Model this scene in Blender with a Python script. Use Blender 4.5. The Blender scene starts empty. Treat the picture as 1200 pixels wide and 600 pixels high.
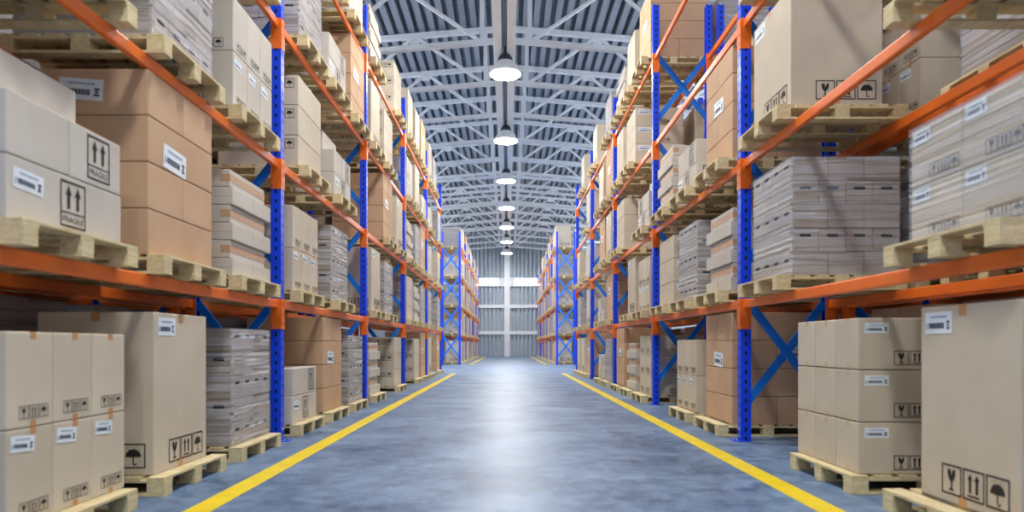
import bpy, bmesh, math, random
from mathutils import Vector, Matrix
random.seed(7)
SC = bpy.context.scene
COL = SC.collection
F, CX, CY, EYE = 800.0, 595.0, 404.0, 1.22        # focal px, vanishing point, eye height

# ------------------------------------------------------------------ materials
def lin(c):
    return tuple(((v/255.0)/12.92 if v/255.0 <= .04045 else (((v/255.0)+.055)/1.055)**2.4) for v in c) + (1.0,)

def base_mat(name, rough=.5, metal=0.0, spec=.5):
    m = bpy.data.materials.new(name); m.use_nodes = True
    nt = m.node_tree; b = nt.nodes['Principled BSDF']
    b.inputs['Roughness'].default_value = rough; b.inputs['Metallic'].default_value = metal
    b.inputs['Specular IOR Level'].default_value = spec
    return m, nt, b

def N(nt, t, **kw):
    n = nt.nodes.new(t)
    for k, v in kw.items():
        if k in n.inputs: n.inputs[k].default_value = v
        else: setattr(n, k, v)
    return n

def speckled(name, c1, c2, scale=3.0, rough=.5, metal=0.0, stretch=(1,1,1), bump=0.0, detail=4, vary=0.0, spec=.5):
    m, nt, b = base_mat(name, rough, metal, spec)
    tc = N(nt, 'ShaderNodeTexCoord'); mp = N(nt, 'ShaderNodeMapping'); mp.inputs['Scale'].default_value = stretch
    nt.links.new(tc.outputs['Object'], mp.inputs['Vector'])
    no = N(nt, 'ShaderNodeTexNoise', Scale=scale, Detail=detail)
    nt.links.new(mp.outputs[0], no.inputs['Vector'])
    cr = N(nt, 'ShaderNodeValToRGB')
    cr.color_ramp.elements[0].position = .3; cr.color_ramp.elements[1].position = .7
    cr.color_ramp.elements[0].color = lin(c1); cr.color_ramp.elements[1].color = lin(c2)
    nt.links.new(no.outputs['Fac'], cr.inputs['Fac'])
    out = cr.outputs['Color']
    if vary:
        oi = N(nt, 'ShaderNodeObjectInfo'); hs = N(nt, 'ShaderNodeHueSaturation')
        mr = N(nt, 'ShaderNodeMapRange'); mr.inputs['To Min'].default_value = 1-vary; mr.inputs['To Max'].default_value = 1+vary
        nt.links.new(oi.outputs['Random'], mr.inputs['Value']); nt.links.new(mr.outputs[0], hs.inputs['Value'])
        nt.links.new(out, hs.inputs['Color']); out = hs.outputs['Color']
    nt.links.new(out, b.inputs['Base Color'])
    if bump:
        bp = N(nt, 'ShaderNodeBump', Strength=bump, Distance=.01)
        nt.links.new(no.outputs['Fac'], bp.inputs['Height']); nt.links.new(bp.outputs[0], b.inputs['Normal'])
    return m

def carton_mat(name, c1, c2):
    """cardboard: soft mottling plus the faint vertical flute lines of corrugated board"""
    m, nt, b = base_mat(name, .75, 0, .2)
    tc = N(nt, 'ShaderNodeTexCoord')
    no = N(nt, 'ShaderNodeTexNoise', Scale=2.5, Detail=3)
    nt.links.new(tc.outputs['Object'], no.inputs['Vector'])
    cr = N(nt, 'ShaderNodeValToRGB')
    cr.color_ramp.elements[0].position = .3; cr.color_ramp.elements[1].position = .7
    cr.color_ramp.elements[0].color = lin(c1); cr.color_ramp.elements[1].color = lin(c2)
    nt.links.new(no.outputs['Fac'], cr.inputs['Fac'])
    sx = N(nt, 'ShaderNodeSeparateXYZ'); nt.links.new(tc.outputs['Object'], sx.inputs[0])
    ad = N(nt, 'ShaderNodeMath', operation='ADD'); nt.links.new(sx.outputs[0], ad.inputs[0]); nt.links.new(sx.outputs[1], ad.inputs[1])
    mu = N(nt, 'ShaderNodeMath', operation='MULTIPLY'); mu.inputs[1].default_value = 2*math.pi/.028; nt.links.new(ad.outputs[0], mu.inputs[0])
    sn = N(nt, 'ShaderNodeMath', operation='SINE'); nt.links.new(mu.outputs[0], sn.inputs[0])
    oi = N(nt, 'ShaderNodeObjectInfo')
    mr = N(nt, 'ShaderNodeMapRange'); mr.inputs['To Min'].default_value = .95; mr.inputs['To Max'].default_value = 1.05
    nt.links.new(oi.outputs['Random'], mr.inputs['Value'])
    ma = N(nt, 'ShaderNodeMath', operation='MULTIPLY_ADD'); ma.inputs[1].default_value = .018
    nt.links.new(sn.outputs[0], ma.inputs[0]); nt.links.new(mr.outputs[0], ma.inputs[2])
    hs = N(nt, 'ShaderNodeHueSaturation'); nt.links.new(ma.outputs[0], hs.inputs['Value']); nt.links.new(cr.outputs[0], hs.inputs['Color'])
    nt.links.new(hs.outputs[0], b.inputs['Base Color'])
    bp = N(nt, 'ShaderNodeBump', Strength=.12, Distance=.002); nt.links.new(sn.outputs[0], bp.inputs['Height'])
    nt.links.new(bp.outputs[0], b.inputs['Normal'])
    return m

M = {}
M['beige'] = carton_mat('beige_cardboard', (200,187,166), (209,197,177))
M['grey']  = carton_mat('pale_grey_cardboard', (197,189,177), (207,200,188))
M['wrapgrey'] = carton_mat('dull_grey_cardboard', (176,164,152), (190,178,166))
M['brown'] = carton_mat('brown_cardboard', (198,162,128), (207,172,139))
M['tape']  = speckled('brown_packing_tape', (196,142,92), (206,152,103), 6, .35)
M['tapekraft'] = speckled('kraft_lid_tape', (192,152,118), (200,160,126), 6, .5)
M['tapepale'] = speckled('tan_packing_tape', (196,166,118), (204,176,130), 6, .35)
M['ink']   = speckled('black_printing_ink', (28,24,20), (38,33,28), 20, .7)
M['inkdark'] = speckled('blue_black_label_ink', (26,44,78), (34,56,92), 20, .6)
M['inkpale'] = speckled('pale_blue_label_ink', (128,160,190), (150,178,202), 20, .6)
M['sticker'] = speckled('white_label_paper', (228,236,242), (236,242,246), 8, .45)
M['blue']  = speckled('blue_powder_coat', (6,62,230), (12,72,238), 4, .35)
M['brace'] = speckled('light_blue_powder_coat', (6,116,224), (14,128,234), 4, .4)
M['orange'] = speckled('orange_powder_coat', (238,108,26), (246,122,38), 4, .38)
M['steel'] = speckled('zinc_bolt_steel', (190,196,204), (210,214,220), 20, .3, .9)
M['roofdeck'] = speckled('galvanised_roof_sheet', (150,160,174), (170,180,194), 1.5, .55, .25, stretch=(1,.15,1))
M['truss'] = speckled('white_grey_truss_paint', (226,232,240), (234,239,246), 2, .5)
M['ridge'] = speckled('white_beam_paint', (238,242,246), (244,247,250), 2, .45)
M['wallsheet'] = speckled('grey_wall_sheet', (176,188,200), (190,201,212), 1.2, .55, .1, stretch=(1,1,.2))
M['whitepaint'] = speckled('white_column_paint', (232,236,240), (240,243,246), 2, .5)
M['lampwhite'] = speckled('white_lamp_enamel', (206,210,216), (216,220,226), 5, .4)
M['lampdark'] = speckled('dark_lamp_housing', (44,52,60), (58,66,74), 8, .5, .3)
M['hole'] = speckled('dark_hole_shade', (22,24,34), (30,32,42), 12, .9)  # dark tone standing for the shade inside post slots and hand holes

def wood():
    m, nt, b = base_mat('pine_pallet_wood', .7, 0, .25)
    tc = N(nt, 'ShaderNodeTexCoord'); mp = N(nt, 'ShaderNodeMapping'); mp.inputs['Scale'].default_value = (9, 3, 14)
    nt.links.new(tc.outputs['Object'], mp.inputs['Vector'])
    no = N(nt, 'ShaderNodeTexNoise', Scale=2.0, Detail=5, Distortion=.6); nt.links.new(mp.outputs[0], no.inputs['Vector'])
    cr = N(nt, 'ShaderNodeValToRGB')
    cr.color_ramp.elements[0].position = .28; cr.color_ramp.elements[1].position = .68
    cr.color_ramp.elements[0].color = lin((204,184,136)); cr.color_ramp.elements[1].color = lin((228,213,170))
    nt.links.new(no.outputs['Fac'], cr.inputs['Fac'])
    oi = N(nt, 'ShaderNodeObjectInfo'); hs = N(nt, 'ShaderNodeHueSaturation'); mr = N(nt, 'ShaderNodeMapRange')
    mr.inputs['To Min'].default_value = .92; mr.inputs['To Max'].default_value = 1.06
    nt.links.new(oi.outputs['Random'], mr.inputs['Value']); nt.links.new(mr.outputs[0], hs.inputs['Value'])
    nt.links.new(cr.outputs[0], hs.inputs['Color']); nt.links.new(hs.outputs[0], b.inputs['Base Color'])
    bp = N(nt, 'ShaderNodeBump', Strength=.2, Distance=.004); nt.links.new(no.outputs['Fac'], bp.inputs['Height']); nt.links.new(bp.outputs[0], b.inputs['Normal'])
    return m
M['wood'] = wood()

def film():
    m = bpy.data.materials.new('stretch_film'); m.use_nodes = True; nt = m.node_tree
    b = nt.nodes['Principled BSDF']; out = nt.nodes['Material Output']
    b.inputs['Base Color'].default_value = lin((198,210,230)); b.inputs['Roughness'].default_value = .38
    tc = N(nt, 'ShaderNodeTexCoord'); mp = N(nt, 'ShaderNodeMapping'); mp.inputs['Scale'].default_value = (.8, .8, 62)
    mp.inputs['Rotation'].default_value = (.035, .03, 0)
    nt.links.new(tc.outputs['Object'], mp.inputs['Vector'])
    no = N(nt, 'ShaderNodeTexNoise', Scale=1.6, Detail=6, Roughness=.65); nt.links.new(mp.outputs[0], no.inputs['Vector'])
    mr = N(nt, 'ShaderNodeMapRange'); mr.inputs['From Min'].default_value = .36; mr.inputs['From Max'].default_value = .72
    mr.inputs['To Min'].default_value = .12; mr.inputs['To Max'].default_value = .46
    nt.links.new(no.outputs['Fac'], mr.inputs['Value'])
    bp = N(nt, 'ShaderNodeBump', Strength=.05, Distance=.004); nt.links.new(no.outputs['Fac'], bp.inputs['Height']); nt.links.new(bp.outputs[0], b.inputs['Normal'])
    tr = N(nt, 'ShaderNodeBsdfTransparent'); mx = N(nt, 'ShaderNodeMixShader')
    nt.links.new(mr.outputs[0], mx.inputs[0]); nt.links.new(tr.outputs[0], mx.inputs[1]); nt.links.new(b.outputs[0], mx.inputs[2])
    nt.links.new(mx.outputs[0], out.inputs['Surface'])
    return m
M['film'] = film()

def floor_mat():
    m, nt, b = base_mat('polished_blue_grey_concrete', .25, 0, .5)
    tc = N(nt, 'ShaderNodeTexCoord')
    n1 = N(nt, 'ShaderNodeTexNoise', Scale=.9, Detail=8, Roughness=.62, Distortion=.4); nt.links.new(tc.outputs['Object'], n1.inputs['Vector'])
    n2 = N(nt, 'ShaderNodeTexNoise', Scale=5.0, Detail=7, Roughness=.7, Distortion=.8); nt.links.new(tc.outputs['Object'], n2.inputs['Vector'])
    cr = N(nt, 'ShaderNodeValToRGB')
    e = cr.color_ramp.elements; e[0].position = .38; e[1].position = .64
    e[0].color = lin((52,78,110)); e[1].color = lin((132,157,187))
    mx = N(nt, 'ShaderNodeMix'); mx.data_type = 'FLOAT'; mx.inputs[0].default_value = .5
    nt.links.new(n1.outputs['Fac'], mx.inputs[2]); nt.links.new(n2.outputs['Fac'], mx.inputs[3])
    nt.links.new(mx.outputs[0], cr.inputs['Fac']); nt.links.new(cr.outputs[0], b.inputs['Base Color'])
    mr = N(nt, 'ShaderNodeMapRange'); mr.inputs['From Min'].default_value = .3; mr.inputs['From Max'].default_value = .7
    mr.inputs['To Min'].default_value = .34; mr.inputs['To Max'].default_value = .52
    nt.links.new(n2.outputs['Fac'], mr.inputs['Value']); nt.links.new(mr.outputs[0], b.inputs['Roughness'])
    bp = N(nt, 'ShaderNodeBump', Strength=.02, Distance=.01); nt.links.new(n2.outputs['Fac'], bp.inputs['Height']); nt.links.new(bp.outputs[0], b.inputs['Normal'])
    return m
M['floor'] = floor_mat()
M['yellow'] = speckled('yellow_floor_paint', (232,200,8), (246,218,22), 3.5, .4, detail=7)

def emit(name, col, s):
    m = bpy.data.materials.new(name); m.use_nodes = True; nt = m.node_tree
    b = nt.nodes['Principled BSDF']
    b.inputs['Base Color'].default_value = col
    b.inputs['Emission Color'].default_value = col; b.inputs['Emission Strength'].default_value = s
    return m
M['lampglow'] = emit('lamp_diffuser_glow', (1, .985, .965, 1), 190.0)
M['skyglow'] = emit('daylit_window_glass', (.93, .97, 1, 1), 4.0)
M['ribbonglow'] = emit('added_ribbon_glow', (.9,   .95, 1, 1), 6.5)  # glow of the unseen side windows added to brighten the roof

# ------------------------------------------------------------------ mesh helpers
class MB:
    def __init__(s): s.v = []; s.f = []; s.m = []; s.mats = []
    def mi(s, mat):
        if mat not in s.mats: s.mats.append(mat)
        return s.mats.index(mat)
    def face(s, pts, mat):
        i = len(s.v); s.v += [tuple(p) for p in pts]; s.f.append(tuple(range(i, i+len(pts)))); s.m.append(s.mi(mat))
    def box(s, x0, y0, z0, x1, y1, z1, mat):
        if x0 > x1: x0, x1 = x1, x0
        if y0 > y1: y0, y1 = y1, y0
        i = len(s.v); k = s.mi(mat)
        s.v += [(x0,y0,z0),(x1,y0,z0),(x1,y1,z0),(x0,y1,z0),(x0,y0,z1),(x1,y0,z1),(x1,y1,z1),(x0,y1,z1)]
        for q in ((0,3,2,1),(4,5,6,7),(0,1,5,4),(1,2,6,5),(2,3,7,6),(3,0,4,7)):
            s.f.append(tuple(i+a for a in q)); s.m.append(k)
    def bar(s, p, q, w, t, mat, up=(0,1,0)):
        """square bar from p to q; w across (perp. to up), t along up"""
        p, q, up = Vector(p), Vector(q), Vector(up)
        d = (q-p).normalized(); a = d.cross(up).normalized()*w/2; b = a.cross(d).normalized()*t/2
        i = len(s.v); k = s.mi(mat)
        for o in (p, q):
            for e, g in ((-1,-1),(1,-1),(1,1),(-1,1)): s.v.append(tuple(o + a*e + b*g))
        for f in ((0,1,2,3),(7,6,5,4),(0,4,5,1),(1,5,6,2),(2,6,7,3),(3,7,4,0)):
            s.f.append(tuple(i+x for x in f)); s.m.append(k)
    def lathe(s, prof, mat, seg=32, c=(0,0,0), cap=False):
        k = s.mi(mat); i = len(s.v)
        for r, z in prof:
            for j in range(seg):
                a = 2*math.pi*j/seg; s.v.append((c[0]+r*math.cos(a), c[1]+r*math.sin(a), c[2]+z))
        for a in range(len(prof)-1):
            for j in range(seg):
                n = (j+1) % seg
                s.f.append((i+a*seg+j, i+a*seg+n, i+(a+1)*seg+n, i+(a+1)*seg+j)); s.m.append(k)
        if cap:
            s.f.append(tuple(i+j for j in range(seg))[::-1]); s.m.append(k)
            s.f.append(tuple(i+(len(prof)-1)*seg+j for j in range(seg))); s.m.append(k)
    def mesh(s, name, bevel=0.0, smooth=False):
        me = bpy.data.meshes.new(name); me.from_pydata(s.v, [], s.f)
        for mt in s.mats: me.materials.append(M[mt])
        me.polygons.foreach_set('material_index', s.m)
        bm = bmesh.new(); bm.from_mesh(me)
        if bevel:
            bmesh.ops.bevel(bm, geom=bm.edges[:], offset=bevel, segments=2, affect='EDGES', profile=.5)
        bmesh.ops.recalc_face_normals(bm, faces=bm.faces[:])
        bm.to_mesh(me); bm.free()
        if smooth: me.polygons.foreach_set('use_smooth', [True]*len(me.polygons))
        me.update(); return me

CACHE = {}
def cached(key, fn):
    if key not in CACHE: CACHE[key] = fn()
    return CACHE[key]

def obj(name, me, parent=None, loc=(0,0,0)):
    o = bpy.data.objects.new(name, me); COL.objects.link(o); o.location = loc
    if parent is not None: o.parent = parent
    return o
def tag(o, label, cat, group=None):
    o['label'] = label; o['category'] = cat
    if group: o['group'] = group
    return o
def struct(o, label=None, cat=None):
    o['kind'] = 'structure'
    if label: o['label'] = label; o['category'] = cat
    return o

# ------------------------------------------------------------------ printed marks (2D shapes on a face)
def text_polys(txt):
    cu = bpy.data.curves.new('lettering', 'FONT'); cu.body = txt; cu.align_x = 'CENTER'; cu.align_y = 'CENTER'; cu.resolution_u = 2
    o = bpy.data.objects.new('lettering', cu); COL.objects.link(o)
    me = bpy.data.meshes.new_from_object(o)
    vs = [v.co.copy() for v in me.vertices]; polys = [[(vs[i].x, vs[i].y) for i in p.vertices] for p in me.polygons]
    w = max(v.x for v in vs)-min(v.x for v in vs)
    bpy.data.objects.remove(o); bpy.data.curves.remove(cu); bpy.data.meshes.remove(me)
    return [[(x/w, y/w) for x, y in p] for p in polys]
FRAGILE = text_polys('FRAGILE')

def rect(x0, y0, x1, y1): return [(x0,y0),(x1,y0),(x1,y1),(x0,y1)]
def frame(x, y, s, t, h=None):
    h = h or s
    return [rect(x,y,x+s,y+t), rect(x,y+h-t,x+s,y+h), rect(x,y+t,x+t,y+h-t), rect(x+s-t,y+t,x+s,y+h-t)]
def sc(polys, x, y, s): return [[(x+a*s, y+b*s) for a, b in p] for p in polys]
def disc(cx, cy, r, n=10, a0=0, a1=2*math.pi):
    return [(cx+r*math.cos(a0+(a1-a0)*i/n), cy+r*math.sin(a0+(a1-a0)*i/n)) for i in range(n+1 if a1-a0 < 6.2 else n)]
GLASS = [[(.31,.84),(.46,.84),(.5,.72),(.47,.62),(.53,.7),(.57,.84),(.69,.84),(.69,.66),(.62,.5),(.535,.44),(.465,.44),(.38,.5),(.31,.66)],
         rect(.465,.2,.535,.45), [(.34,.14),(.66,.14),(.6,.2),(.4,.2)]]
ARROWS = []
for ax in (.34, .66):
    ARROWS += [rect(ax-.055,.24,ax+.055,.7), [(ax-.12,.66),(ax+.12,.66),(ax,.86)]]
ARROWBAR = ARROWS + [rect(.22,.12,.78,.18)]
UMB = [disc(.5,.46,.32,12,0,math.pi), rect(.475,.2,.525,.48)]
for a in range(6):
    t0, t1 = math.pi+math.pi*a/6, math.pi+math.pi*(a+1)/6
    UMB.append([(.56+.085*math.cos(t0), .2+.085*math.sin(t0)), (.56+.085*math.cos(t1), .2+.085*math.sin(t1)), (.56+.04*math.cos(t1), .2+.04*math.sin(t1)), (.56+.04*math.cos(t0), .2+.04*math.sin(t0))])
for dx, dy in ((.26,.82),(.4,.86),(.54,.83),(.68,.86),(.33,.75),(.62,.76),(.76,.76)):
    UMB.append([(dx-.02,dy),(dx,dy-.035),(dx+.02,dy),(dx+.005,dy+.04)])

def icons3(x, y, s):
    """fragile glass / this way up / keep dry, each in a square"""
    r = []; t = s*.055; g = s*1.08
    for i, p in enumerate((GLASS, ARROWBAR, UMB)): r += frame(x+i*g, y, s, t) + sc(p, x+i*g, y, s)
    return r
def panel_fragile(x, y, w):
    h = w*1.15; t = w*.045
    r = frame(x, y, w, t, h) + [rect(x+t, y+h*.3, x+w-t, y+h*.3+t*.7)]
    for ax in (.32, .68):
        r += [rect(x+w*(ax-.055), y+h*.4, x+w*(ax+.055), y+h*.72), [(x+w*(ax-.12), y+h*.7), (x+w*(ax+.12), y+h*.7), (x+w*ax, y+h*.92)]]
    return r + sc(FRAGILE, x+w/2, y+h*.16, w*.8)

class Face:
    """a carton face: origin at its lower left as seen from outside, right and up axes, outward normal"""
    def __init__(s, which, side, su, sv, h):
        hx, hy = su/2, sv/2
        if which == 'aisle':
            s.n = Vector((-side,0,0)); s.r = Vector((0,-side,0)); s.w = sv; s.o = Vector((-side*hx, side*hy, 0))
        else:
            s.n = Vector((0,-1,0)); s.r = Vector((1,0,0)); s.w = su; s.o = Vector((-hx,-hy,0))
        s.h = h
    def p(s, x, y, e=.003): return s.o + s.r*x + Vector((0,0,1))*y + s.n*e
def put(mb, face, polys, mat, e=.003, rot=0, c=(0,0)):
    ca, sa = math.cos(rot), math.sin(rot)
    for poly in polys:
        pts = []
        for x, y in poly:
            dx, dy = x-c[0], y-c[1]; pts.append(face.p(c[0]+dx*ca-dy*sa, c[1]+dx*sa+dy*ca, e))
        mb.face(pts, mat)

def label_polys(mb, face, x, y, w, h, rot=0):
    c = (x+w/2, y+h/2)
    put(mb, face, [rect(x,y,x+w,y+h)], 'sticker', .003, rot, c)
    tx = []                                                   # pale address line
    n = 9; px = x+.2*w
    for i in range(n):
        ww = w*(.035+.02*((i*7) % 3)); tx.append(rect(px, y+h*.72, px+ww, y+h*.82)); px += ww+w*.014
    put(mb, face, tx, 'inkpale', .0045, rot, c)
    bars = []; px = x+.14*w; i = 0
    while px < x+.7*w:
        ww = w*(.008, .018, .028, .012, .034)[i % 5]; bars.append(rect(px, y+h*.24, px+ww, y+h*.5)); px += ww+w*(.008,.012,.006)[i % 3]; i += 1
    put(mb, face, bars, 'inkdark', .0045, rot, c)
    put(mb, face, [rect(x+.05*w,y+.16*h,x+.075*w,y+.5*h), rect(x+.085*w,y+.22*h,x+.1*w,y+.5*h)], 'inkpale', .0045, rot, c)
    put(mb, face, [rect(x+.8*w,y+.2*h,x+.92*w,y+.3*h), rect(x+.8*w,y+.48*h,x+.92*w,y+.58*h), rect(x+.82*w,y+.34*h,x+.9*w,y+.44*h)], 'inkdark', .0045, rot, c)

# ------------------------------------------------------------------ cartons
# a carton style = body colour + a function that adds its label, symbols and tape
def carton_parts(style, side, su, sv, h):
    A, C = Face('aisle', side, su, sv, h), Face('cam', side, su, sv, h)
    P = {}
    def part(n, f):
        k = (n, id(f)); P.setdefault(k, (n, MB())); return P[k][1]
    def stubs(face, x, w, d, top=True, bottom=True, mat='tape'):
        if top: put(part('packing_tape', face), face, [rect(x-w/2, h-d, x+w/2, h)], mat, .002)
        if bottom: put(part('tape_end', face), face, [rect(x-w/2, 0.0, x+w/2, d)], mat, .002)
    def over(x, w, mat):                                     # strip across the top, along the depth of the carton
        y = A.o.y + A.r.y*x
        part('packing_tape', A).box(-su/2-.001, y-w/2, h+.0005, su/2+.001, y+w/2, h+.0025, mat)
    if style == 'large':                                     # big single carton
        label_polys(part('shipping_label', A), A, .06*sv, h-.19, .29, .15)
        put(part('handling_symbols', A), A, icons3(sv-.72, .06, .2), 'ink'); put(part('handling_symbols', C), C, icons3(su-.70, .06, .2), 'ink')
        stubs(A, .47*sv, .075, .075); stubs(C, .5*su, .075, .075); over(.47*sv, .075, 'tape')
    elif style == 'nine':
        label_polys(part('shipping_label', C), C, .05, h-.125, .2, .085)
        put(part('handling_symbols', C), C, icons3(.29, .035, .12), 'ink')
        stubs(A, .55*sv, .05, .045, mat='tapepale'); over(.55*sv, .05, 'tapepale')
    elif style == 'tall' or style == 'tall_top':
        if style == 'tall': label_polys(part('shipping_label', A), A, .07*sv, h-.135, .2, .095, -.07)
        put(part('handling_symbols', A), A, icons3(sv-.3, .05, .08), 'ink'); put(part('handling_symbols', C), C, icons3(su-.45, .05, .1), 'ink')
        stubs(A, .55*sv, .05, .04); over(.55*sv, .05, 'tape'); label_polys(part('shipping_label', C), C, su-.45, h-.17, .26, .12)
    elif style == 'arrows':
        label_polys(part('shipping_label', A), A, .05, h*.5, .26, .12, -.05)
        put(part('handling_symbols', A), A, panel_fragile(.47, .04, .26), 'ink')
        put(part('handling_symbols', C), C, panel_fragile(.1, .03, .25), 'ink')
    elif style == 'arrows_small':
        put(part('handling_symbols', A), A, panel_fragile(sv-.4, .04, .26), 'ink')
    elif style == 'brown_label':
        label_polys(part('shipping_label', A), A, (.2 if side < 0 else .34)*sv, .01, .4, .2, -.06)
    elif style == 'brown_cam':
        label_polys(part('shipping_label', C), C, (su-.72 if side < 0 else .08), .12, .36, .17, (-.08 if side < 0 else .08))
    elif style == 'medium':
        put(part('handling_symbols', C), C, icons3(su-.47, h-.18, .13), 'ink')
        stubs(A, .5*sv, .05, .05, mat='tapepale'); over(.5*sv, .05, 'tapepale')
    elif style == 'medium_label':
        label_polys(part('shipping_label', C), C, .06, h-.15, .32, .11); put(part('handling_symbols', C), C, icons3(.5, .04, .1), 'ink')
        stubs(A, .5*sv, .05, .05, mat='tapepale'); over(.5*sv, .05, 'tapepale')
    elif style == 'medium_aisle':
        put(part('handling_symbols', A), A, icons3(.12, .05, .1), 'ink'); put(part('stacking_symbols', A), A, icons3(sv-.45, .05, .1), 'ink'); put(part('handling_symbols', C), C, icons3(.4, .05, .1), 'ink')
        stubs(A, .5*sv, .05, .05, mat='tapepale'); over(.5*sv, .05, 'tapepale')
    elif style in ('grey_tall', 'grey_tall_label'):
        put(part('handling_symbols', A), A, icons3(sv-.3, .04, .08), 'ink'); put(part('handling_symbols', C), C, icons3(su-.42, .03, .1), 'ink')
        if style == 'grey_tall_label': label_polys(part('shipping_label', A), A, .07*sv, h-.16, .2, .095, -.07)
        put(part('packing_tape', C), C, [rect(su*.5-.03, h-.1, su*.5+.03, h)], 'tape', .002)
    elif style == 'flat_tape':                               # lid tape round the near corner and along the aisle face
        t, b = h*.3, h*.72
        if side > 0: put(part('packing_tape', A), A, [rect(.0, t, sv+.002, b)], 'tapekraft', .002)
        else: put(part('packing_tape', A), A, [rect(-.002, t, sv, b)], 'tapekraft', .002)
        x0 = -.002 if side > 0 else su-.1
        put(part('packing_tape', C), C, [rect(x0, t, x0+.102, b)], 'tapekraft', .002)
    elif style == 'flat_plain':
        stubs(A, .5*sv, .03, h*.6, bottom=False, mat='tapepale')
        put(part('handling_symbols', C), C, [rect(.0, h*.45, su, h*.46)], 'ink')
    return [(n, mb) for n, mb in P.values() if mb.f]

STYLE_COL = dict(large='beige', nine='beige', tall='beige', tall_top='beige', arrows='grey', arrows_small='grey', brown_label='brown', brown_cam='brown',
                 brown='brown', medium='beige', medium_label='beige', medium_aisle='beige', flat_tape='grey', flat_plain='grey', grey='grey', grey_tall='grey', grey_tall_label='grey')
def body_mesh(col, su, sv, h):
    def fn():
        mb = MB(); mb.box(-su/2,-sv/2,0,su/2,sv/2,h,col)
        return mb.mesh('carton_body', .009)
    return cached(('body', col, su, sv, h), fn)

LOOK = dict(large='large beige carton', nine='beige carton', tall='tall beige carton', tall_top='tall beige carton', arrows='grey arrow carton',
            arrows_small='grey arrow carton', brown='brown carton', brown_label='labelled brown carton', brown_cam='labelled brown carton',
            medium='wide beige carton', medium_label='wide labelled carton', medium_aisle='wide beige carton', flat_tape='flat taped carton', flat_plain='flat grey carton',
            grey='plain grey carton', grey_tall='tall grey carton', grey_tall_label='tall grey carton')

# load(code) -> list of cartons (u, v, w, su, sv, h, style, place words)
COLS = {3: ('near', 'middle', 'far'), 2: ('near', 'far'), 1: ('',)}
LAY = {1: ('',), 2: ('lower', 'upper'), 3: ('bottom', 'middle', 'top'), 4: ('bottom', 'second', 'third', 'top'), 6: ('lowest', 'second', 'third', 'fourth', 'fifth', 'top')}
def load(code):
    r = []; g = .004
    if code == 'T': r.append((.0, .08, 0, .95, .96, 1.33, 'large', ''))
    elif code == 'U': r.append((.0, .06, 0, .96, 1.06, 1.25, 'large', ''))
    elif code == 'N':
        for l in range(3):
            for c in range(3): r.append((-.03, .06+c*.392, l*.43, 1.1, .388, .423, 'nine', f'{LAY[3][l]} layer, {COLS[3][c]} end'))
    elif code in 'SH':
        k = .39 if code == 'H' else .402; v0 = .03 if code == 'H' else .02
        for l in range(2):
            for c in range(3):
                st = ('tall' if l == 0 else 'tall_top') if code == 'S' else ('grey_tall_label' if l == 0 else 'grey_tall')
                r.append((.0, v0+c*k, l*.572, 1.05, k-.004, .568, st, f'{LAY[2][l]} layer, {COLS[3][c]} end'))
    elif code in 'GK':
        r.append((.0, .02, 0, 1.0, 1.16, .37, 'arrows', 'bottom layer'))
        if code == 'K':
            r.append((.0, .02, .374, 1.0, .56, .37, 'grey', 'middle layer, near end')); r.append((.0, .59, .374, 1.0, .58, .37, 'arrows_small', 'middle layer, far end'))
            r.append((.22, .1, .748, .9, .9, .33, 'grey', 'top layer, set back'))
        else: r.append((.0, .05, .374, 1.0, 1.12, .37, 'arrows_small', 'upper layer'))
    elif code == 'B':
        for l in range(4):
            for c in range(2):
                n = f'{LAY[4][l]} layer'
                if l % 2: r.append((.02, .01+c*.592, l*.374, 1.2, .588, .369, 'brown', f'{n}, {COLS[2][c]} end'))
                else: r.append((.02+c*.602, .01, l*.374, .598, 1.18, .369, 'brown_label' if l == 2 and c == 0 else 'brown', f'{n}, {"aisle" if c == 0 else "inner"} side'))
    elif code == 'F':
        for l in range(6):
            if l % 2: r.append((.03, .04, l*.185, 1.06, 1.0, .181, 'flat_tape', f'{LAY[6][l]} in stack'))
            else: r.append((.0, .04, l*.185, 1.1, 1.13, .181, 'flat_plain', f'{LAY[6][l]} in stack'))
    elif code in 'MLA':
        st = {'M': 'medium', 'L': 'medium_label', 'A': 'medium_aisle'}[code]
        for l in range(3): r.append((.02, .03, l*.42, 1.12, 1.14, .416, st, f'{LAY[3][l]} layer'))
    return r
LOADWORD = dict(T='large beige carton', U='large beige carton', N='beige carton stack', S='tall beige cartons', H='tall grey cartons', G='grey arrow-marked cartons', K='grey arrow-marked cartons',
                B='brown cartons', F='flat taped cartons', X='tall wrapped stack', M='wide beige cartons', L='wide labelled cartons', A='wide beige cartons', W='film-wrapped stack', V='film-wrapped cartons')

# ------------------------------------------------------------------ racks: layout
Y0, BAY, NB = 3.47, 5.2, 5
LEVELS = [0.0, 1.79, 3.56, 5.33, 7.10]
SLOT = (.4, 2.0, 3.6)
PALL, PALD, PALH = 1.2, 1.36, .155
FACE = {-1: 2.86, 1: 2.94}
BACK = {-1: 4.14, 1: 4.22}
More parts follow.
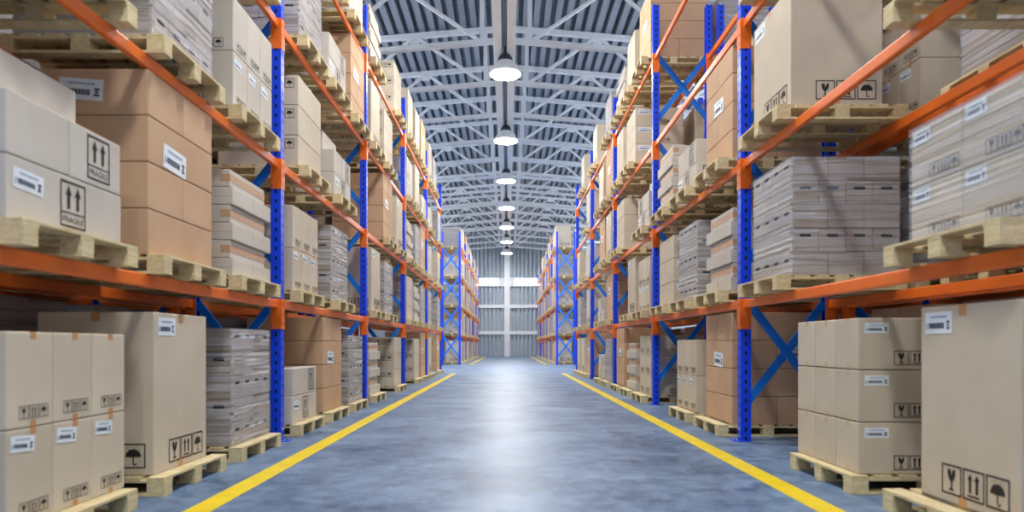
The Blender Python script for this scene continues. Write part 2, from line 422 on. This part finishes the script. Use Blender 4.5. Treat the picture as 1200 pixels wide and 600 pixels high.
# one string per level (floor upwards); bays separated by spaces; three pallets a bay; '.' empty
LEFT = ['STW GBW F.M .MB T.B', 'KBF SW. TW. MFW W.W', 'WWH MK. .BT FWB H.T', '.TW WGB TM. HTG G.W', '... WTH F.M TTB TW.']
RIGHT = ['TN. BS. AFB WG. BTT', 'V.W FWL ST. BG. T.W', 'W.U BGF K.M TB. H.T', '..W ... .LT BT. T..', '... ... BTF W.T .T.']
FARL = ['TWM B.T W.M TBW M.T', 'VBT W.M TB. WMT B.W', 'WTB M.T W.B TM. W.T', 'FMW B.T W.M T.B WT.', 'WT. BW. TM. W.B .T.']
FARR = ['TMB W.T M.B WT. B.M', 'VTW B.M T.W MB. T.W', 'VBM T.W B.T W.M .TB', 'WT. M.B TW. B.T W.M', 'TW. BT. W.M TB. .W.']
REARL = ['BXX SXT BXX ... ...', 'MTW BWT TBM ... ...', 'T.H TBW WTM ... ...', '... TWT TMW ... ...', '... .T. ... ... ...']
REARR = ['BXB XTW XBX ... ...', '.TW TWB WTB ... ...', 'TWS WTB TBW ... ...', '..T TWM MTB ... ...', '... .T. W.. ... ...']
LEVW = ('on floor', 'first shelf', 'second shelf', 'third shelf', 'fourth shelf')
BAYW = ('first bay', 'second bay', 'third bay', 'fourth bay', 'fifth bay')
SLOTW = ('near pallet', 'middle pallet', 'far pallet')
RACKS = [('left rack', -1, FACE[-1], Y0, LEFT, 1), ('right rack', 1, FACE[1], Y0, RIGHT, 1),
         ('far left rack', -1, FACE[-1], 41.6, FARL, 1), ('far right rack', 1, FACE[1], 41.6, FARR, 1),
         ('rear left rack', -1, BACK[-1]+.03, Y0, REARL, 0), ('rear right rack', 1, BACK[1]+.03, Y0, REARR, 0)]

def proj(x, y, z): return CX+F*x/y, CY-F*(z-EYE)/y
def out_of_frame(xa, xb, ya, yb, za, zb, pad=140):
    ya = max(ya, .5); pts = [proj(x, y, z) for x in (xa, xb) for y in (ya, yb) for z in (za, zb)]
    return max(p[0] for p in pts) < -pad or min(p[0] for p in pts) > 1200+pad or max(p[1] for p in pts) < -pad or min(p[1] for p in pts) > 600+pad

# ------------------------------------------------------------------ rack meshes
PH = 8.1; PW, PD = .12, .13
def post_mesh(side):
    def fn():
        mb = MB(); t = .004
        def bx(u0, y0, z0, u1, y1, z1): mb.box(side*u0, y0, z0, side*u1, y1, z1, 'blue')
        hh, pitch = .05, .12; n = int(PH/pitch)
        # aisle-side face, two columns of slots
        cols = ((-.028, .018), (.028, .018))
        for y0, y1 in ((-.06, -.037), (-.019, .019), (.037, .06)): bx(0, y0, 0, t, y1, PH)
        for c, w in cols:
            for i in range(n+1):
                z0 = 0 if i == 0 else (i-1)*pitch+.06+hh; z1 = min(PH, i*pitch+.06)
                bx(0, c-w/2, z0, t, c+w/2, z1)
        # side faces, one column
        for y in (-.06, .06-t):
            bx(t, y, 0, .05, y+t, PH); bx(.08, y, 0, PD, y+t, PH)
            for i in range(n+1):
                z0 = 0 if i == 0 else (i-1)*pitch+hh; z1 = min(PH, i*pitch)
                if z1 > z0: bx(.05, y, z0, .08, y+t, z1)
        for y0, y1 in ((-.056, -.03), (.03, .056)): bx(PD-t, y0, 0, PD, y1, PH)
        for y in (-.052, .052): mb.box(side*.008, y-.001, 0, side*(PD-.01), y+.001, PH-.02, 'hole')   # dark liner added so the slots look shaded inside
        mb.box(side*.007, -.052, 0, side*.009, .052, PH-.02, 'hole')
        return mb.mesh('upright_post')
    return cached(('post', side), fn)
def plate_mesh(side):
    def fn():
        mb = MB(); mb.box(side*-.09, -.085, 0, side*.15, .085, .008, 'blue'); return mb.mesh('base_plate', .003)
    return cached(('plate', side), fn)
def bolt_mesh():
    def fn():
        mb = MB(); mb.lathe([(.016,0),(.016,.012),(.009,.013),(.009,.03)], 'steel', 8, cap=True); return mb.mesh('anchor_bolt')
    return cached('bolt', fn)
def side_bolt_mesh(side):
    def fn():
        mb = MB(); mb.lathe([(.013,0),(.013,.012)], 'steel', 6, cap=True)
        me = mb.mesh('post_bolt'); me.transform(Matrix.Rotation(math.radians(-90*side), 4, 'Y')); return me
    return cached(('sbolt', side), fn)
def beam_tube(mb, side, u0, y0, y1, z1):
    h, d, r = .11, .055, .016; z0 = z1-h; u1 = u0+d
    prof = []
    for cu, cz, a0 in ((u1-r, z1-r, 0), (u0+r, z1-r, 90), (u0+r, z0+r, 180), (u1-r, z0+r, 270)):
        for k in range(4):
            a = math.radians(a0+k*30); prof.append((cu+r*math.cos(a), cz+r*math.sin(a)))
    n = len(prof)
    ra = [(side*u, y0, z) for u, z in prof]; rb = [(side*u, y1, z) for u, z in prof]
    for i in range(n):
        j = (i+1) % n; mb.face([ra[i], ra[j], rb[j], rb[i]], 'orange')
    mb.face(ra, 'orange'); mb.face(rb[::-1], 'orange')
def connector(mb, side, y, dy, rear):
    """L-shaped beam end plate: y is the post's centre line, dy=+1 where the beam leaves away from the camera"""
    zt, zb, t = .012, -.372, .005
    def bx(u0, y0, z0, u1, y1, z1):
        if rear: u0, u1 = 1.2-u0, 1.2-u1
        mb.box(side*u0, y0, z0, side*u1, y1, z1, 'orange')
    a, b = y+dy*.061, y+dy*(.061+t)
    bx(-.007, a, zb, .1, b, zt); bx(.1, a, zb+.05, PD, b, zt); bx(.1, a, zb, .108, b, zb+.05); bx(.122, a, zb, PD, b, zb+.05); bx(.108, a, zb, .122, b, zb+.012)
    for y0, y1 in ((.003, .019), (.037, .066)): bx(-.007, y+dy*y0, zb, -.002, y+dy*y1, zt)
    zs = [zb, -.33, -.28, -.21, -.16, -.09, -.04, zt]
    for i in range(0, 8, 2): bx(-.007, y+dy*.019, zs[i], -.002, y+dy*.037, zs[i+1])
def beam_mesh(side, rear, with_conn):
    def fn():
        mb = MB(); u = .035 if not rear else 1.2-.09
        beam_tube(mb, side, u, .066, BAY-.066, 0)
        if with_conn:
            connector(mb, side, 0, 1, rear); connector(mb, side, BAY, -1, rear)
        return mb.mesh('load_beam')
    return cached(('beam', side, rear, with_conn), fn)
def conn_mesh(side, far):
    def fn():
        mb = MB(); connector(mb, side, BAY if far else 0, -1 if far else 1, False); return mb.mesh('beam_connector')
    return cached(('conn', side, far), fn)
def brace_mesh(side, z0, z1, flip):
    """C-channel diagonal between the front and the rear post"""
    def fn():
        mb = MB(); ua, ub = PD-.03, 1.2-PD+.03
        p, q = (side*ua, 0, z0 if not flip else z1), (side*ub, 0, z1 if not flip else z0)
        y = -.02 if flip else .02; w, t = .1, .004
        p, q = Vector(p)+Vector((0,y,0)), Vector(q)+Vector((0,y,0))
        mb.bar(p, q, w, t, 'brace')
        d = (q-p).normalized(); a = d.cross(Vector((0,1,0))).normalized()*(w/2)
        for e in (-1, 1): mb.bar(p+a*e+Vector((0,.012 if not flip else -.012,0)), q+a*e+Vector((0,.012 if not flip else -.012,0)), t, .026, 'brace')
        return mb.mesh('diagonal_brace')
    return cached(('brace', side, z0, z1, flip), fn)
RACKLAB = {'left rack': 'blue and orange pallet rack along the aisle beside the left yellow line',
           'right rack': 'blue and orange pallet rack along the aisle beside the right yellow line',
           'far left rack': 'blue and orange pallet rack beyond the left yellow line, nearer the end wall',
           'far right rack': 'blue and orange pallet rack beyond the right yellow line, nearer the end wall',
           'rear left rack': 'blue and orange pallet rack standing behind the long left rack',
           'rear right rack': 'blue and orange pallet rack standing behind the long right rack'}
def build_rack(name, side, face, y0, main):
    root = bpy.data.objects.new('pallet_rack', None); COL.objects.link(root); root.location = (side*face, y0, 0)
    tag(root, RACKLAB[name], 'pallet rack', 'blue and orange pallet racks')
    near = main and y0 < 20
    nb = NB if main else 3
    for k in range(nb+1):
        y = k*BAY
        for rear in (0, 1):
            p = obj('upright_post', post_mesh(side if not rear else -side), root, (side*(1.2 if rear else 0), y, .0085))
            if near or (k == 0 and main):
                pl = obj('base_plate', plate_mesh(side if not rear else -side), p, (0, 0, -.0085))
                if near and not rear and k < 4:
                    for by in (-.065, .065): obj('anchor_bolt', bolt_mesh(), p, (-side*.05, by, -.001))
                    for bz in (.05, .14):
                        for by in (-.028, .028): obj('anchor_bolt', side_bolt_mesh(side), p, (-side*.0, by, bz))
        for l in range(5):
            za = (LEVELS[l]+.47) if l < 4 else 7.5
            zb = (LEVELS[l+1]-.03) if l < 4 else 8.1
            if l == 4: break
            for flip in (0, 1): obj('diagonal_brace', brace_mesh(side, za, zb, flip), root, (0, y, 0))
        for l in (1, 2, 3, 4):
            if k == nb: break
            sep = near and k < 3
            b = obj('load_beam', beam_mesh(side, False, not sep), root, (0, y, LEVELS[l]))
            if sep:
                obj('beam_connector', conn_mesh(side, False), b); obj('beam_connector', conn_mesh(side, True), b)
            obj('load_beam', beam_mesh(side, True, True), root, (0, y, LEVELS[l]))
    return root

# ------------------------------------------------------------------ pallets
def pallet_boxes(part, side):
    """boxes (u0,y0,z0,u1,y1,z1) in a pallet whose aisle edge is at u=0"""
    D, L = PALD, PALL; b = .022
    if part == 'deck':
        r = []; n = 7; w = .145; g = (D-n*w)/(n-1)
        for i in range(n): r.append((i*(w+g), 0, PALH-b, i*(w+g)+w, L, PALH))
        for y in (0, L/2-.07, L-.14): r.append((0, y, PALH-2*b, D, y+.14, PALH-b))
        return r
    if part == 'bottom': return [(0, y, 0, D, y+.13, b) for y in (0, L/2-.065, L-.13)]
    return [(u, y, b, u+.145, y+.13, PALH-2*b) for u in (0, D/2-.0725, D-.145) for y in (0, L/2-.065, L-.13)]
def box_mesh(name, bxs, side, mat, bevel=0.0):
    mb = MB()
    for u0, y0, z0, u1, y1, z1 in bxs: mb.box(side*u0, y0, z0, side*u1, y1, z1, mat)
    return mb.mesh(name, bevel)
def build_pallet(side, x, y, z, detail, label):
    if detail:
        o = bpy.data.objects.new('wooden_pallet', None); COL.objects.link(o); o.location = (x, y, z)
        obj('deck', cached(('deck', side), lambda: box_mesh('deck', pallet_boxes('deck', side), side, 'wood', .003)), o)
        for i, bx in enumerate(pallet_boxes('bottom', side)):
            obj('bottom_board', cached(('bb', side, i), lambda: box_mesh('bottom_board', [bx], side, 'wood', .003)), o)
        for i, bx in enumerate(pallet_boxes('block', side)):
            obj('block', cached(('blk', side, i), lambda: box_mesh('block', [bx], side, 'wood', .003)), o)
    else:
        o = obj('wooden_pallet', cached(('pal', side), lambda: box_mesh('wooden_pallet', pallet_boxes('deck', side)+pallet_boxes('bottom', side)+pallet_boxes('block', side), side, 'wood')), None, (x, y, z))
    o.rotation_euler = (0, 0, random.uniform(-.006, .006))
    tag(o, label, 'pallet', 'wooden pallets in the racks')
    return o

# ------------------------------------------------------------------ film-wrapped loads
def film_mesh(su, sv, h):
    def fn():
        mb = MB(); rng = random.Random(3); n = 34; e = .014; prev = None
        for i in range(n+1):
            z = h*i/n; d = e+rng.uniform(-.0004, .0004); c = .03
            x, y = su/2+d, sv/2+d
            ring = [(-x+c,-y,z),(0,-y-0,z),(x-c,-y,z),(x,-y+c,z),(x,0,z),(x,y-c,z),(x-c,y,z),(-x+c,y,z),(-x,y-c,z),(-x,-y+c,z)]
            if prev:
                for a in range(10):
                    b = (a+1) % 10; mb.face([prev[a], prev[b], ring[b], ring[a]], 'film')
            prev = ring
        mb.face([(p[0], p[1], h+.004) for p in prev], 'film')
        me = mb.mesh('stretch_film')
        bm = bmesh.new(); bm.from_mesh(me); bmesh.ops.remove_doubles(bm, verts=bm.verts[:], dist=.0005); bm.to_mesh(me); bm.free()
        me.polygons.foreach_set('use_smooth', [True]*len(me.polygons)); return me
    return cached(('film', su, sv, h), fn)
def wrapped(code, side, x, y, z, detail, label, stuff=False):
    """x = aisle-side plane of the load"""
    su, sv = (1.12, 1.14) if code == 'V' else (1.13, 1.11)
    nl = 6 if code == 'X' else 5
    h = .85 if code == 'V' else nl*.247
    o = bpy.data.objects.new('wrapped_load', None); COL.objects.link(o); o.location = (x+side*su/2, y+.045+sv/2, z)
    tag(o, label, 'wrapped load', 'film-wrapped pallet loads')
    if code == 'V':
        for l in range(2):
            for c in range(2):
                b = obj('carton', body_mesh('beige', 1.1, .562, .42), o, (0, -.285+.57*c, l*.424))
                for n, mb in cached(('vp', side), lambda: vparts(side)):
                    obj(n, mb, b)
    elif detail:
        for l in range(5):
            odd = l % 2 == 0
            nu, nv = (3, 4) if odd else (4, 3)
            cu, cv = su/nu, sv/nv
            for i in range(nu):
                for j in range(nv):
                    if 0 < i < nu-1 and 0 < j < nv-1: continue      # heart of the stack, never seen
                    me = cached(('wc', side, nu), lambda: wrap_carton(side, cu-.006, cv-.006, .243, odd))
                    obj('carton', me, o, (-su/2+cu*(i+.5), -sv/2+cv*(j+.5), l*.247))
    else:
        for l in range(nl): obj('carton_layer', body_mesh('wrapgrey', su-.01, sv-.01, .241), o, (0, 0, l*.247))
    obj('stretch_film', film_mesh(su, sv, h), o)
    return o
def wrap_carton(side, cu, cv, h, odd):
    mb = MB(); mb.box(-cu/2,-cv/2,0,cu/2,cv/2,h,'wrapgrey')
    me = mb.mesh('carton_body', .005)
    mb = MB(); A, C = Face('aisle', side, cu, cv, h), Face('cam', side, cu, cv, h)
    face = A if odd else C
    s = [rect(face.w/2-.045, h*.62, face.w/2+.045, h*.76), disc(face.w/2-.045, h*.69, h*.07, 8), disc(face.w/2+.045, h*.69, h*.07, 8)]
    put(mb, face, s, 'hole', .002)
    m2 = mb.mesh('hand_hole')
    bm = bmesh.new(); bm.from_mesh(me); nb = len(bm.faces); bm.from_mesh(m2); bm.faces.ensure_lookup_table()
    for f in bm.faces[nb:]: f.material_index = 1
    bm.to_mesh(me); bm.free(); me.materials.append(M['hole']); bpy.data.meshes.remove(m2)
    return me
def vparts(side):
    A = Face('aisle', side, 1.1, .562, .42); C = Face('cam', side, 1.1, .562, .42)
    l, s, t = MB(), MB(), MB()
    label_polys(l, A, .03, .3, .2, .1); put(s, A, icons3(.22, .03, .1), 'ink'); put(t, C, icons3(.3, .03, .1), 'ink')
    return [('shipping_label', l.mesh('shipping_label')), ('handling_symbols', s.mesh('handling_symbols')), ('handling_symbols', t.mesh('handling_symbols'))]

# ------------------------------------------------------------------ fill the racks
cartons = []; occ = []
SHIFT = {('left rack',1,1,1): .45, ('left rack',2,1,0): .38, ('left rack',2,1,1): .6, ('left rack',3,1,0): .3, ('left rack',3,1,1): .2, ('left rack',3,1,2): .3,
         ('right rack',0,0,1): .08, ('rear right rack',2,0,2): .2}
for name, side, face, y0, table, main in RACKS:
    build_rack(name, side, face, y0, main)
    if main: edge = 2.75 if side < 0 else 2.79
    else: edge = face-.02
    for l, row in enumerate(table):
        for b, bay in enumerate(row.split()):
            for s, code in enumerate(bay):
                if code == '.': continue
                yy = y0+b*BAY+SLOT[s]+SHIFT.get((name, l, b, s), 0); z = LEVELS[l]; x = side*edge
                if out_of_frame(x, x+side*PALD, yy, yy+PALL, z, z+1.7): continue
                where = f'{SLOTW[s]}, {LEVW[l]}, {BAYW[b]}, {name}'
                near = main and y0 < 20 and b < 2
                lbl = f'wooden pallet under {LOADWORD[code]}, ' + where
                build_pallet(side, x, yy, z+(.0005 if l else .0), near, lbl)
                zb = z+PALH+.0015; inset = .12 + random.uniform(-.015, .02)
                if side > 0 and code != 'N': inset += .05
                xa = x+side*inset
                if code in 'WVX':
                    occ.append((xa, yy+.05, zb, xa+side*1.13, yy+1.16, zb+(1.235 if code == 'W' else .85)))
                    wl = {'X': 'tall stack of grey cartons in film', 'W': 'grey cartons wrapped in stretch film', 'V': 'labelled beige cartons wrapped in stretch film'}[code]
                    wrapped(code, side, xa, yy, zb, near and main, wl+', '+where)
                    continue
                jit = random.uniform(-.012, .012)
                for u, v, w, su, sv, h, style, pos in load(code):
                    cx = xa+side*(u+su/2); cy = yy+v+sv/2+jit; cz = zb+w
                    st = style
                    if code == 'B' and b == 0 and name == 'left rack' and pos == 'top layer, near end': st = 'brown_cam'
                    if code == 'B' and b == 1 and name == 'right rack' and l == 0 and pos == 'third layer, inner side': st = 'brown_cam'
                    d = math.hypot(cx, cy)*(1.5 if not main else 1.0)
                    if u > .3 and main: d *= 1.5
                    cartons.append((d, cx, cy, cz, su, sv, h, st, side, (pos+', ' if pos else '')+where, name, b, main))
def rank_by_view():
    """how many view rays from the camera meet each carton first"""
    from mathutils.bvhtree import BVHTree
    vs, fs, own = [], [], []
    boxes = [(c[1]-c[4]/2, c[2]-c[5]/2, c[3], c[1]+c[4]/2, c[2]+c[5]/2, c[3]+c[6]) for c in cartons] + occ
    for bi, (x0, y0, z0, x1, y1, z1) in enumerate(boxes):
        i = len(vs); vs += [(x0,y0,z0),(x1,y0,z0),(x1,y1,z0),(x0,y1,z0),(x0,y0,z1),(x1,y0,z1),(x1,y1,z1),(x0,y1,z1)]
        for q in ((0,3,2,1),(4,5,6,7),(0,1,5,4),(1,2,6,5),(2,3,7,6),(3,0,4,7)): fs.append(tuple(i+a for a in q)); own.append(bi)
    t = BVHTree.FromPolygons(vs, fs); hits = [0]*len(boxes); o = Vector((0,0,EYE))
    for py in range(1, 600, 3):
        for px in range(1, 1200, 3):
            r = t.ray_cast(o, Vector(((px-CX)/F, 1, (CY-py)/F)).normalized())
            if r[2] is not None: hits[own[r[2]]] += 1
    return hits[:len(cartons)]
hits = rank_by_view()
order = sorted(range(len(cartons)), key=lambda i: (-hits[i], cartons[i][0]))
print('VISIBLE CARTONS', sum(1 for h in hits if h), sum(1 for h in hits if h > 3))
cartons = [cartons[i] for i in order]
NIND = 310
stuff = MB()
for i, (d, cx, cy, cz, su, sv, h, st, side, where, name, b, main) in enumerate(cartons):
    if i >= NIND:
        stuff.box(cx-su/2, cy-sv/2, cz, cx+su/2, cy+sv/2, cz+h, STYLE_COL[st]); continue
    nm = 'flat_carton' if st.startswith('flat') else 'carton'
    o = obj(nm, body_mesh(STYLE_COL[st], su, sv, h), None, (cx, cy, cz))
    if su*sv*h < .9: o.rotation_euler = (0, 0, random.uniform(-.0008, .0008))
    lb = LOOK[st]+', '+where
    if len(lb.split()) > 16: print('LONG', lb)
    tag(o, lb, 'box', 'cartons stacked in the '+name)
    for pn, me in cached(('parts', st, side, su, sv, h), lambda: [(n, mb.mesh(n)) for n, mb in carton_parts(st, side, su, sv, h)]):
        obj(pn, me, o)
if stuff.f:
    o = obj('distant_cartons', stuff.mesh('distant_cartons')); o['kind'] = 'stuff'
    tag(o, 'beige, grey and brown cartons farther down the racks', 'boxes')
print('CARTONS', len(cartons), 'objects', len(bpy.data.objects))

# ------------------------------------------------------------------ building
YB = 71.0
mb = MB(); mb.face([(-26,-10,0),(26,-10,0),(26,YB,0),(-26,YB,0)], 'floor'); struct(obj('floor', mb.mesh('floor')))
for nm, xc, ya, yb in (('trim_1', -2.27, -6, 29.0), ('trim_2', 2.365, -6, 29.0), ('trim_3', -2.27, 42, 69), ('trim_4', 2.365, 42, 69)):
    mb = MB(); mb.box(xc-.1, ya, 0.0002, xc+.1, yb, .003, 'yellow')
    struct(obj(nm, mb.mesh('yellow_floor_line')), 'yellow line painted on the floor beside the rack', 'floor line')
# end wall of ribbed sheet
def rib_profile(x0, x1, pitch, depth, top=.4):
    pts = []; x = x0
    while x < x1:
        a, b = pitch*(1-top)/2*.8, pitch*.1
        pts += [(x, 0), (x+a, 0), (x+a+b, depth), (x+pitch-b-a*.0-pitch*.18, depth), (x+pitch-pitch*.18, 0)]; x += pitch
    return pts
mb = MB(); pr = rib_profile(-26, 26, .42, .3)
for (xa, da), (xb, db) in zip(pr, pr[1:]): mb.face([(xa, YB-da, 0), (xb, YB-db, 0), (xb, YB-db, 14), (xa, YB-da, 14)], 'wallsheet')
struct(obj('wall_back', mb.mesh('wall_back')))
mb = MB(); mb.box(-.37, YB-.62, 0, .2, YB-.31, 12, 'whitepaint'); struct(obj('trim_5', mb.mesh('end_wall_column', .01)))
for i, z in enumerate((2.46, 5.2, 7.7)):
    mb = MB(); hh = .17 if i < 2 else .45
    mb.box(-24, YB-.42, z-hh, 24, YB-.3, z+hh, 'whitepaint' if i < 2 else 'truss'); struct(obj(f'trim_{6+i}', mb.mesh('wall_girt')))
for i, (xa, xb) in enumerate(((-4.4, -.9), (.68, 4.2))):
    f = bpy.data.objects.new(f'window_{i+1}', None); COL.objects.link(f); f.location = ((xa+xb)/2, YB-.45, 7.7); f['kind'] = 'structure'
    w = (xb-xa)/2
    mb = MB()
    for q in ((-w,-.42,w,-.36), (-w,.36,w,.42), (-w,-.36,-w+.06,.36), (w-.06,-.36,w,.36)): mb.box(q[0], -.05, q[1], q[2], .05, q[3], 'whitepaint')
    obj('window_frame', mb.mesh('window_frame'), f)
    mb = MB(); mb.box(-w+.06, -.01, -.36, w-.06, .01, .36, 'skyglow'); obj('window_pane', mb.mesh('window_pane'), f)
# side walls beyond the outer racks, with an added glowing ribbon window to light the roof
for nm, sx, wn in (('left', -1, 3), ('right', 1, 4)):
    mb = MB(); pr = rib_profile(-10, YB, .45, .09)
    for (ya, da), (yb, db) in zip(pr, pr[1:]):
        for z0, z1 in ((0, 9.55), (11.25, 13)): mb.face([(sx*(9.5-da), ya, z0), (sx*(9.5-db), yb, z0), (sx*(9.5-db), yb, z1), (sx*(9.5-da), ya, z1)], 'wallsheet')
    struct(obj('wall_'+nm, mb.mesh('wall_'+nm)))
    f = bpy.data.objects.new(f'window_{wn}', None); COL.objects.link(f); f.location = (sx*9.5, (YB-10)/2, 10.4); f['kind'] = 'structure'  # unseen window, added as a light source for the roof
    L = (YB+10)/2; mb = MB()
    for z in (-.85, .79): mb.box(-.06, -L, z, .06, L, z+.06, 'whitepaint')
    for k in range(28): yy = -L+2*L*k/27; mb.box(-.05, yy-.04, -.79, .05, yy+.04, .79, 'whitepaint')
    obj('window_frame', mb.mesh('window_frame'), f)
    mb = MB(); mb.box(-.01, -L, -.79, .01, L, .79, 'ribbonglow'); obj('window_pane', mb.mesh('window_pane'), f)
# roof
SL = .085; XC = -.06
def bot(x): return 11.12-abs(x-XC)*SL
def top(x): return 13.15-abs(x-XC)*SL
mb = MB()
pr = []
x = -24
while x < 24: pr += [(x, 0), (x+.21, 0), (x+.225, .4), (x+.375, .4)]; x += .39
for (xa, da), (xb, db) in zip(pr, pr[1:]):
    za, zb = top(xa)+.18+da, top(xb)+.18+db
    mb.face([(xa, -10, za), (xb, -10, zb), (xb, YB, zb), (xa, YB, za)], 'roofdeck')
struct(obj('ceiling', mb.mesh('ceiling')))
def truss_mesh():
    mb = MB(); W = 22
    for s in (-1, 1):
        for fn, w, t in ((bot, .15, .2), (top, .17, .2)):
            mb.bar((XC, 0, fn(XC)), (s*W, 0, fn(s*W)), w, t, 'truss')
        mb.bar((XC+s*.78, 0, bot(.78)), (XC+s*.78, 0, top(.78)), .14, .14, 'truss')
        xs = [.78, 3.45, 6.15, 8.85, 11.55, 14.25, 16.95, 19.65]
        for i, (a, b) in enumerate(zip(xs, xs[1:])):
            pa, pb = (bot, top) if i % 2 == 0 else (top, bot)
            mb.bar((XC+s*a, 0, pa(a)), (XC+s*b, 0, pb(b)), .1, .1, 'truss')
        for x in (3.45, 8.85, 14.25):
            mb.box(XC+s*x-.18, -.012, top(x)-.3, XC+s*x+.18, .012, top(x), 'truss')
    return mb.mesh('roof_truss')
tm = truss_mesh(); y = 22.2-3.56*6
while y < YB-1:
    struct(obj('roof_truss', tm, None, (0, y, 0))); y += 3.56
mb = MB()                                               # purlins along the building under the sheet
for s in (-1, 1):
    for x in (.78, 3.45, 6.15, 8.85, 11.55, 14.25):
        pass
for nm, a, b in (('ceiling_beam', -.43, -.17), ('ceiling_beam', .0, .26)):
    mb = MB(); mb.box(a+XC+.04, -8, 10.62, b+XC+.04, YB-.5, 10.95, 'ridge'); struct(obj(nm, mb.mesh('ceiling_beam', .01)))
mb = MB(); mb.box(-.2, -8, 10.9, .02, YB-.5, 10.96, 'roofdeck'); struct(obj('ceiling_beam', mb.mesh('cable_tray')))
# pendant lamps
LZ = 9.92; LX = -.08
ORD = ('second', 'third', 'fourth', 'fifth', 'sixth', 'seventh', 'eighth')
def lamp_meshes():
    a = MB(); a.lathe([(.5,0),(.505,.02),(.49,.09),(.43,.2),(.34,.33),(.23,.43),(.21,.46),(.19,.46),(.21,.42),(.32,.31),(.41,.19),(.47,.09),(.485,.02),(.5,0)], 'lampwhite', 40)
    b = MB(); b.lathe([(.245,.40),(.245,.44),(.23,.52),(.19,.6),(.12,.67),(.05,.7)], 'lampdark', 24, cap=True)
    c = MB(); c.lathe([(.478,.02),(.4,-.015),(.25,-.035),(.02,-.04)], 'lampglow', 40, cap=True)
    d = MB(); d.lathe([(.025,.7),(.025,.93)], 'lampdark', 10, cap=True)
    return [('reflector', a.mesh('reflector', smooth=True)), ('gear_housing', b.mesh('gear_housing', smooth=True)), ('diffuser', c.mesh('diffuser', smooth=True)), ('hanger_rod', d.mesh('hanger_rod'))]
LM = lamp_meshes()
for i in range(-4, 7):
    y = 22.0+7.2*i
    if y > YB-2: break
    o = bpy.data.objects.new('pendant_lamp', None); COL.objects.link(o); o.location = (LX, y, LZ)
    k = i
    lab = ('white dome pendant lamp nearest of the lit row under the ridge beam' if k == 0 else
           f'white dome pendant lamp, {ORD[k-1]} of the row along the ridge beam' if k > 0 else f'white dome pendant lamp overhead, {-k} before the first one seen')
    tag(o, lab, 'lamp', 'pendant lamps in a row under the ridge')
    for n, me in LM: obj(n, me, o)

for i, (x, wh) in enumerate(((-5.2, 'left'), (5.2, 'right'))):        # lamps added over the cross aisle to brighten the far rack ends
    o = bpy.data.objects.new('pendant_lamp', None); COL.objects.link(o); o.location = (x, 35.4, LZ-.35)
    tag(o, f'added white dome pendant lamp over the cross aisle, behind the {wh} rack', 'lamp', 'added lamps over the cross aisle')
    for n, me in LM: obj(n, me, o)
# ------------------------------------------------------------------ light, camera
w = bpy.data.worlds.new('World'); SC.world = w; w.use_nodes = True
bg = w.node_tree.nodes['Background']; bg.inputs['Color'].default_value = (.86, .93, 1.0, 1); bg.inputs['Strength'].default_value = .38
cam = bpy.data.cameras.new('Camera'); co = bpy.data.objects.new('Camera', cam); COL.objects.link(co)
co.location = (0, 0, EYE); co.rotation_euler = (math.pi/2, 0, 0)
cam.sensor_width = 36; cam.lens = 36*F/1200
cam.shift_x = (600-CX)/1200; cam.shift_y = (CY-300)/1200
cam.clip_start = .05; cam.clip_end = 300
cam.dof.use_dof = True; cam.dof.focus_distance = 12.0; cam.dof.aperture_fstop = 1.0
SC.camera = co
SC.view_settings.view_transform = 'Standard'; SC.view_settings.look = 'None'; SC.view_settings.gamma = 1; SC.view_settings.use_curve_mapping = False
SC.view_settings.exposure = 0.0
SC.cycles.use_denoising = True
SC.cycles.transparent_max_bounces = 24
